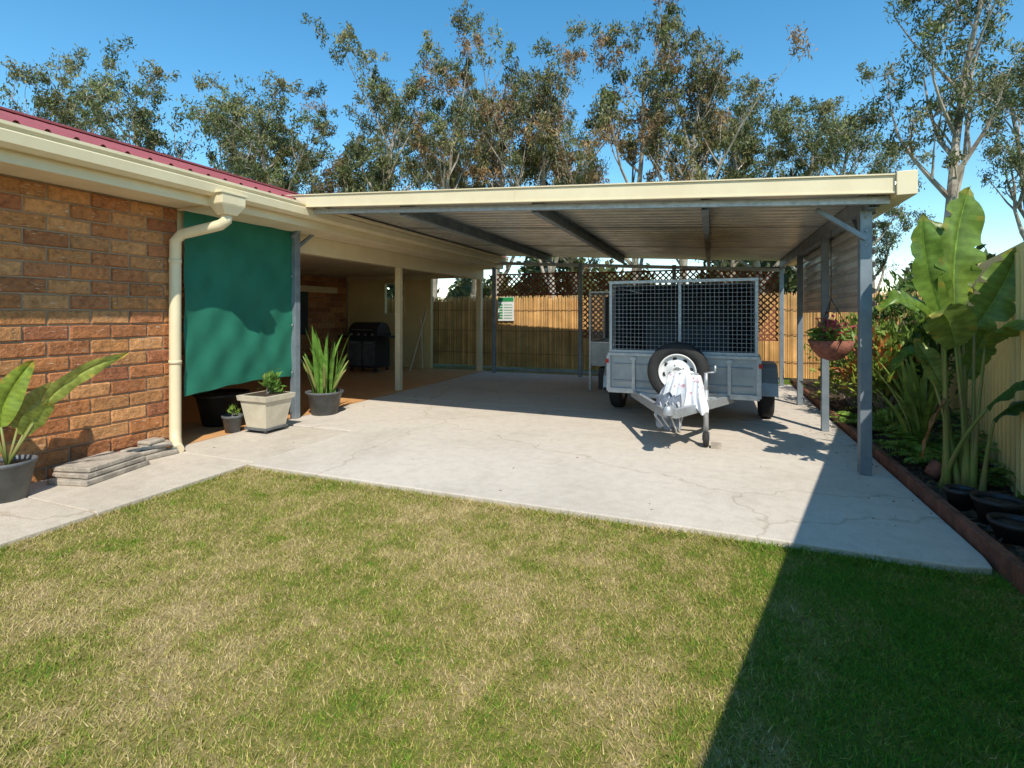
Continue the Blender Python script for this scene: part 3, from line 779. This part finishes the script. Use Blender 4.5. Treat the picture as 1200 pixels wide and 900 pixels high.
for z in (.56,.77): b.tube([(-W2+.06,-.002,z),(W2-.06,-.002,z)],.012,8)
b.mat('galv')
for p,q in (((-W2-.01,-.01,z1+.015),(W2+.01,-.01,z1+.015)),((-W2-.01,Lb,z1+.015),(W2+.01,Lb,z1+.015))): b.beam(p,q,.035,.035)
for x in(-W2-.005,W2+.005): b.beam((x,0.01,z1+.014),(x,Lb-.02,z1+.014),.034,.034)
b.beam((-W2-.01,-.006,z0-.02),(W2+.01,-.006,z0-.02),.045,.06)
for x in (-W2-.003,W2+.003): b.box((x-.025,-.022,z0-.03),(x+.025,-.001,z1-.003))
for x in (-.55,.55): b.box((x-.02,-.030,z0-.02),(x+.02,-.024,z1-.01)); b.box((x-.035,-.04,z1-.05),(x+.035,-.031,z1-.02))
for y_ in (.1,.6,1.2,1.8,2.3):
    b.box((-W2-.016,y_-.02,z0),(-W2-.001,y_+.02,z1)); b.box((W2+.001,y_-.02,z0),(W2+.016,y_+.02,z1))
for x in(-.5,.5): b.beam((x,0,z0-.06),(x,Lb,z0-.06),.05,.09)
for y_ in (.3,1.2,2.1): b.beam((-W2,y_,z0-.05),(W2,y_,z0-.05),.05,.05)
b.beam((-W2-.1,1.25,.32),(W2+.1,1.25,.32),.05,.05)
for x in (-.6,.6):
    b.tube([(x,.75,z0-.09),(x,1.0,.34),(x,1.25,.29),(x,1.5,.34),(x,1.75,z0-.09)],.016,6)
b.obj('trailer_body',tr,bevel=.003)
b=MB().mat('galvpanel')
for sx in (-1,1):
    xa=sx*(W2+.02); xb=sx*(W2+.25); pts=[(.72,.36),(.76,.52),(.90,.70),(1.0,.74),(1.50,.74),(1.60,.70),(1.74,.52),(1.78,.36)]
    P=[[(xa,y_,z) for y_,z in pts],[(xb,y_,z) for y_,z in pts]]
    b.grid(P); P=[[(xb,y_,z) for y_,z in pts],[(xb,y_,z-.05) for y_,z in pts]]; b.grid(P)
b.obj('mudguards',tr,solid=.004)
b=MB()
for sx in (-1,1): wheel(b,(sx*(W2+.135),1.25,.31),(sx,0,0),.31,.19)
b.obj('road_wheels',tr)
b=MB().mat('galv'); c0=z1+.034; c1=1.80
for x in (-W2+.02,W2-.02):
    for y_ in (.02,1.2,Lb-.03): b.beam((x,y_,c0),(x,y_,c1),.036,.036)
b.beam((0,.02,c0),(0,.02,c1-.018),.034,.034)
for z in (c0+.018,c1):
    for y_ in (.018,Lb-.028): b.beam((-W2,y_,z),(W2,y_,z),.04,.036)
    for x in(-W2+.02,W2-.02): b.beam((x,.04,z),(x,Lb-.05,z),.034,.034)
b.obj('cage_frame',tr,bevel=.003)
b=MB().mat('mesh')
def meshpanel(b,p0,p1,z0,z1,sp=.05,w=.0035):
    p0=Vector(p0);p1=Vector(p1);L=(p1-p0).length;n=int(L/sp)
    for i in range(1,n+1):
        p=p0.lerp(p1,i/(n+1)); b.beam(p+Vector((0,0,z0)),p+Vector((0,0,z1)),w,w,up=(0,1,0))
    m=int((z1-z0)/sp)
    for j in range(1,m+1):
        z=z0+(z1-z0)*j/(m+1); b.beam(p0+Vector((0,0,z)),p1+Vector((0,0,z)),w,w)
meshpanel(b,(-W2+.03,.0,0),(W2-.03,.0,0),c0,c1)
meshpanel(b,(-W2+.02,.04,0),(-W2+.02,Lb-.04,0),c0,c1,.06,.004); meshpanel(b,(W2-.02,.04,0),(W2-.02,Lb-.04,0),c0,c1,.06,.004)
b.obj('cage_mesh',tr)
b=MB().mat('dark_fill'); b.box((-W2+.05,Lb-.09,z0+.02),(W2-.05,Lb-.08,c1-.03)); b.box((-W2+.05,.07,c1-.05),(W2-.05,Lb-.10,c1-.035))  # sheets added so the cage interior reads dark and hides the lit fence
for x in (-W2+.045,W2-.055): b.box((x,.10,z0+.02),(x+.01,Lb-.10,c1-.06))
b.box((-.60,1.4,z0+.02),(.55,2.1,1.25)); b.obj('added_dark_fill',tr,bevel=.004)
b=MB().mat('galv')
hx,hy=.02,-1.36; zb=.42
for sx in(-1,1): b.beam((sx*.58,.1,zb-.02),(hx+sx*.045,hy+.12,zb),.05,.09)
b.beam((-.42,-.30,zb+.02),(.42,-.30,zb+.02),.05,.05)
b.beam((hx,hy+.25,zb+.045),(hx,hy-.02,zb+.05),.09,.04); b.lathe((hx,hy-.04,zb+.015),(0,0,1),[(.001,.09),(.035,.085),(.05,.05),(.052,0),(.03,0)],16)
b.tube([(hx,hy+.1,zb+.06),(hx,hy+.0,zb+.14),(hx,hy-.1,zb+.15)],.009,6)
b.beam((.0,-.32,zb+.03),(.0,-.32,1.0),.05,.05); b.beam((-.16,-.31,.74),(.16,-.31,.74),.04,.06)
b.beam((.14,-.78,zb+.0),(.14,-.78,.76),.04,.04); b.beam((.02,-.79,.765),(.26,-.79,.765),.03,.03)
b.obj('drawbar',tr,bevel=.004)
b=MB(); wheel(b,(.02,-.42,.75),(0,-1,0),.335,.19,'white'); b.obj('spare_wheel',tr)
b=MB().mat('galv'); jx,jy=.33,-.72
b.tube([(jx,jy,.14),(jx,jy,.60)],.026,12); b.tube([(jx,jy,.58),(jx,jy,.78)],.02,12); b.tube([(jx,jy,.78),(jx+.09,jy,.79)],.009,8); b.tube([(jx+.09,jy,.79),(jx+.09,jy,.86)],.012,8)
b.box((jx-.09,jy-.04,.38),(jx+.02,jy+.04,.50)); b.beam((jx-.035,jy,.15),(jx-.035,jy,.07),.006,.05,up=(0,1,0)); b.beam((jx+.035,jy,.15),(jx+.035,jy,.07),.006,.05,up=(0,1,0)); b.box((jx-.04,jy-.025,.14),(jx+.04,jy+.025,.152))
b.mat('rubber').lathe((jx-.028,jy,.085),(1,0,0),[(.001,0),(.07,0),(.083,.012),(.083,.044),(.07,.056),(.001,.056)],20)
b.mat('stone').box((jx+.05,jy-.05,.001),(jx+.15,jy+.05,.045))
b.obj('jockey_wheel',tr)
b=MB().mat('redplastic')
for x in(-W2-.02,W2+.02): b.box((x-.02,-.032,z1-.1),(x+.02,-.0235,z1-.05))
b.obj('reflectors',tr)
b=MB().mat('cloth'); b.smooth=True; P=[]
NS=60;NT=44
for i in range(NS+1):
    u=i/NS; row=[]
    hemF=.44+.07*math.sin(u*5.2+.6)+.03*math.sin(u*17); hemB=.30+.05*math.sin(u*6)
    for j in range(NT+1):
        v=j/NT
        if v<.35: s_=(.35-v)/.35; drop=hemB*s_; side=1
        else: s_=(v-.35)/.65; drop=hemF*s_; side=-1
        top=.795-.10*(u-.5)**2*2+ .006*math.sin(u*20)
        rnd_=math.sin(min(1,s_*6)*math.pi/2)
        fold=(math.sin(u*19+s_*1.5)*.6+math.sin(u*37+1+s_*3)*.3)*(.012+.055*s_)
        spread=.28+.14*s_
        x=.14-.02+(u-.5)*spread*1.15+.015*math.sin(s_*7+u*9)*s_-.05*s_*(u<.5)
        yv=-.79+side*(.028*rnd_+.045*s_)+fold
        row.append((x,yv,top-drop+ (.018*(1-rnd_))))
    P.append(row)
b.grid(P); b.smooth=False
b.obj('white_cloth',tr,solid=.003)
b=MB().mat('bluecloth'); b.smooth=True
P=[[(-.02+.10*math.cos(a)*(1+.3*math.sin(a*4+t*2)),-.98+.10*math.sin(a)*(1+.3*math.cos(a*3+t*4)),.56-.32*t+.02*math.sin(a*5)) for a in [2*math.pi*k/30 for k in range(31)]] for t in [0,.15,.3,.5,.7,.85,1]]
b.grid(P); b.smooth=False
for k in range(10):
    a=k*.65; b.mat('rope').tube([( -.02+.1*math.cos(a),-1.0+.08*math.sin(a),.5),(-.02+.14*math.cos(a+.5),-1.0+.13*math.sin(a+.5),.35),(.0+.10*math.cos(a+1),-1.0+.12*math.sin(a),.22)],.008,5)
b.obj('rope_bundle',tr)
cr=empty('wire_crate',(-1.42,9.3,0))
b=MB().mat('galv')
for x in(-.68,.68):
    for y_ in(0,1.3): b.beam((x,y_,0),(x,y_,1.81),.035,.035)
for z in (.88,1.80):
    for y_ in(-.002,1.302): b.beam((-.70,y_,z),(.70,y_,z),.034,.033)
    for x in(-.68,.68): b.beam((x,.02,z),(x,1.28,z),.032,.032)
b.mat('mesh')
meshpanel(b,(-.68,-.01,0),(.68,-.01,0),.88,1.8,.05); meshpanel(b,(-.68,0.02,0),(-.68,1.3,0),.88,1.8,.05)
b.mat('dark_fill').box((-.64,1.2,.90),(.64,1.21,1.76)); b.mat('galvpanel').box((-.69,.0,.45),(.69,1.3,.86)); b.mat('dark').box((-.55,.1,.002),(.5,1.1,.4))
b.obj('crate_frame',cr,bevel=.002)

# ------------------------------------------------------------ trees
def make_tree(name,seed,h,spread,lo,nleaf,cols,clr=.85,lsize=.27):
    rnd=random.Random(seed); q=[];cl=[]
    def branch(p,d,L,r,lvl):
        pts=[p];rad=[r];n=5 if lvl==0 else 4
        dd=Vector(d).normalized()
        for i in range(n):
            dd=(dd+Vector((rnd.uniform(-1,1),rnd.uniform(-1,1),rnd.uniform(-.3,.6)))*(.10 if lvl==0 else .22)).normalized()
            if lvl>0: dd=(dd+Vector((0,0,.10))).normalized()
            p=p+dd*(L/n); pts.append(p); rad.append(r*(1-(i+1)/n*.72))
        q.extend(tubeq(pts,rad,7 if lvl==0 else 5))
        return pts,rad,dd
    tp,trd,_=branch(Vector((0,0,-.1)),(rnd.uniform(-.12,.12),rnd.uniform(-.12,.12),1),h*.82,h*.015,0)
    nl=11
    for i in range(nl):
        t=lo+(1-lo)*(i+.5)/nl; k=t*5; a=int(min(k,4)); p=tp[a].lerp(tp[a+1],k-a)
        az=i*2.4+rnd.uniform(-.5,.5); out=spread*(1.05-.55*t)*rnd.uniform(.6,1.3); up=rnd.uniform(.6,1.5)*out+.4
        L=math.hypot(out,up)
        lp,lr,ld=branch(p,(math.cos(az)*out,math.sin(az)*out,up),L,h*.015*(1.05-t)*.62+.02,1)
        cl.append((lp[-1],1.0))
        for m in range(5):
            j=rnd.randint(1,4); pp=lp[j]; dv=Vector((rnd.uniform(-1,1),rnd.uniform(-1,1),rnd.uniform(-.1,1.0)))
            sp,sr,sd=branch(pp,dv+ld*.5,L*rnd.uniform(.25,.5),lr[j]*.6+.006,2)
            cl.append((sp[-1],rnd.uniform(.55,1.05)))
            if rnd.random()<.3: cl.append((sp[2],.6))
    cl.append((tp[-1],.9)); cl.append((tp[-1]+Vector((.3,.2,.6)),.7))
    per=nleaf//len(cl); Q=[];C_=[]
    for c,s in cl:
        base=cols[rnd.randrange(len(cols))]; kk=rnd.uniform(.7,1.3)
        for _ in range(5):
            k=max(4,int(per*rnd.uniform(.08,.36)))
            cc=np.array(c)+rng.normal(size=3)*np.array([.50,.50,.40])*clr*s
            ctr=cc+rng.normal(size=(k,3))*np.array([.23,.23,.26])*clr*s
            d=rng.normal(size=(k,3)); d[:,2]-=1.3
            Q.append(leaves(ctr,d,lsize*rng.uniform(.6,1.3,k),lsize*.28*rng.uniform(.7,1.3,k)))
            C_.append(jit(tuple(x*kk for x in base),k,.35))
            q.extend(tubeq([c,Vector(cc)],[.02,.008],3))
    Q=np.concatenate(Q);C_=np.concatenate(C_);B=np.array([[list(v) for v in f] for f in q])
    V=np.concatenate([Q,B]); mi=np.concatenate([np.zeros(len(Q)),np.ones(len(B))]); C_=np.concatenate([C_,np.ones((len(B),3))])
    return polys_obj(name,V,C_,4,['leaf','bark'],mi,link=False)
GR=[(.165,.18,.065),(.125,.145,.05),(.215,.205,.08),(.10,.12,.043)]
BR=[(.27,.18,.08),(.19,.175,.065),(.32,.20,.095),(.15,.15,.06)]
T=[make_tree('eucalyptus_mesh_a',1,16,4.0,.20,13000,GR),
   make_tree('eucalyptus_mesh_b',2,16,4.4,.18,13000,BR+GR[:1]),
   make_tree('eucalyptus_mesh_c',3,16,3.8,.22,12000,GR),
   make_tree('eucalyptus_mesh_d',4,16,4.2,.18,13000,BR+GR)]
def put(me,x,y,h,rot,wd=1):
    o=bpy.data.objects.new('eucalyptus_tree',me); s=h/15.8; o.scale=(s*wd,s*wd,s); o.location=(x,y,0); o.rotation_euler=(0,0,rot); scene.collection.objects.link(o)
TL=[(0,-34.7,18.6,15.3,.3,1),(2,-29.6,20.6,15,1.3,1),(0,-29.8,25.8,15.0,2.2,1),(2,-20.3,21.0,13.0,.9,1.1),(0,-18.4,25.0,16.2,4,.95),
    (3,-13.5,22.6,13.6,2.0,.95),(1,-11.9,27.6,16.4,.5,.95),(1,-7.8,26.0,14.6,3,.95),(3,-4.4,30.5,17.2,1,.95),(1,-1.6,29.5,16.4,5,.9),
    (2,3.2,35.6,15.4,.2,1.15),(0,7.1,39.3,15.0,2.6,1.15),(2,-24,31,15.5,3.3,1),(3,-9,36,16.0,4.4,1.0),(0,1.5,40,15.5,1.9,1.0),(2,-41,21,15,3.7,1),(1,-16,33,15.5,5.5,1.0),(0,11.5,46,13,.4,1.1),
    (0,-26.5,23.5,11.8,5.0,1.1),(2,5.2,33.0,12.6,1.1,1.1),(3,-22.0,26.0,12.5,.3,1.1)]
for i,x,y,h,r,w in TL: put(T[i],x,y,h,r,w)
tE=make_tree('eucalyptus_mesh_e',11,16,3.4,.35,8500,GR,clr=.75,lsize=.22)
put(tE,7.4,22.3,15.2,.6,.95); put(tE,11.8,25.5,12.0,2.9,1.0); put(tE,9.6,19.8,9.2,4.2,1.0)
n=45000; ang=rng.uniform(-1.25,1.0,n); rr=rng.uniform(44,60,n); cx=np.sin(ang)*rr; cy=np.cos(ang)*rr
hh=5.5+2.2*np.sin(ang*17)+1.3*np.sin(ang*41+1)+.8*np.sin(ang*90); cz=rng.uniform(0,1,n)**.8*hh
ctr=np.stack([cx,cy,cz],1)+rng.normal(size=(n,3))*.3; d=rng.normal(size=(n,3))
polys_obj('distant_trees',leaves(ctr,d,rng.uniform(.6,1.2,n),rng.uniform(.3,.5,n)),jit((.12,.14,.055),n,.45),4,['leaf'])

# ------------------------------------------------------------ light, sky, camera
sd=Vector((.488,-.75,1)).normalized()
L=bpy.data.lights.new('sun','SUN'); L.energy=5.0; L.angle=R(.5); L.color=(1,.94,.83)
lo=bpy.data.objects.new('sun',L); lo.rotation_euler=(-sd).to_track_quat('-Z','Y').to_euler(); lo.location=sd*30; scene.collection.objects.link(lo)
w=bpy.data.worlds.new('World'); scene.world=w; w.use_nodes=True; nt=w.node_tree; bg=nt.nodes['Background']
sk=nt.nodes.new('ShaderNodeTexSky'); sk.sky_type='NISHITA'; sk.sun_disc=False; sk.sun_elevation=math.asin(sd.z); sk.sun_rotation=math.atan2(sd.x,sd.y)
sk.ozone_density=2.2; sk.dust_density=.0; sk.air_density=1.1
hs=nt.nodes.new('ShaderNodeHueSaturation'); hs.inputs['Saturation'].default_value=1.3; hs.inputs['Hue'].default_value=.487; hs.inputs['Value'].default_value=1.4
nt.links.new(sk.outputs[0],hs.inputs['Color']); nt.links.new(hs.outputs[0],bg.inputs[0]); bg.inputs[1].default_value=.15
cam=bpy.data.cameras.new('camera'); cam.sensor_width=36; cam.lens=18; cam.shift_y=-82/1200; cam.clip_end=2000; cam.clip_start=.05
co=bpy.data.objects.new('camera',cam); co.location=(0,0,1.4); co.rotation_euler=(R(90),0,R(21.4)); scene.collection.objects.link(co); scene.camera=co
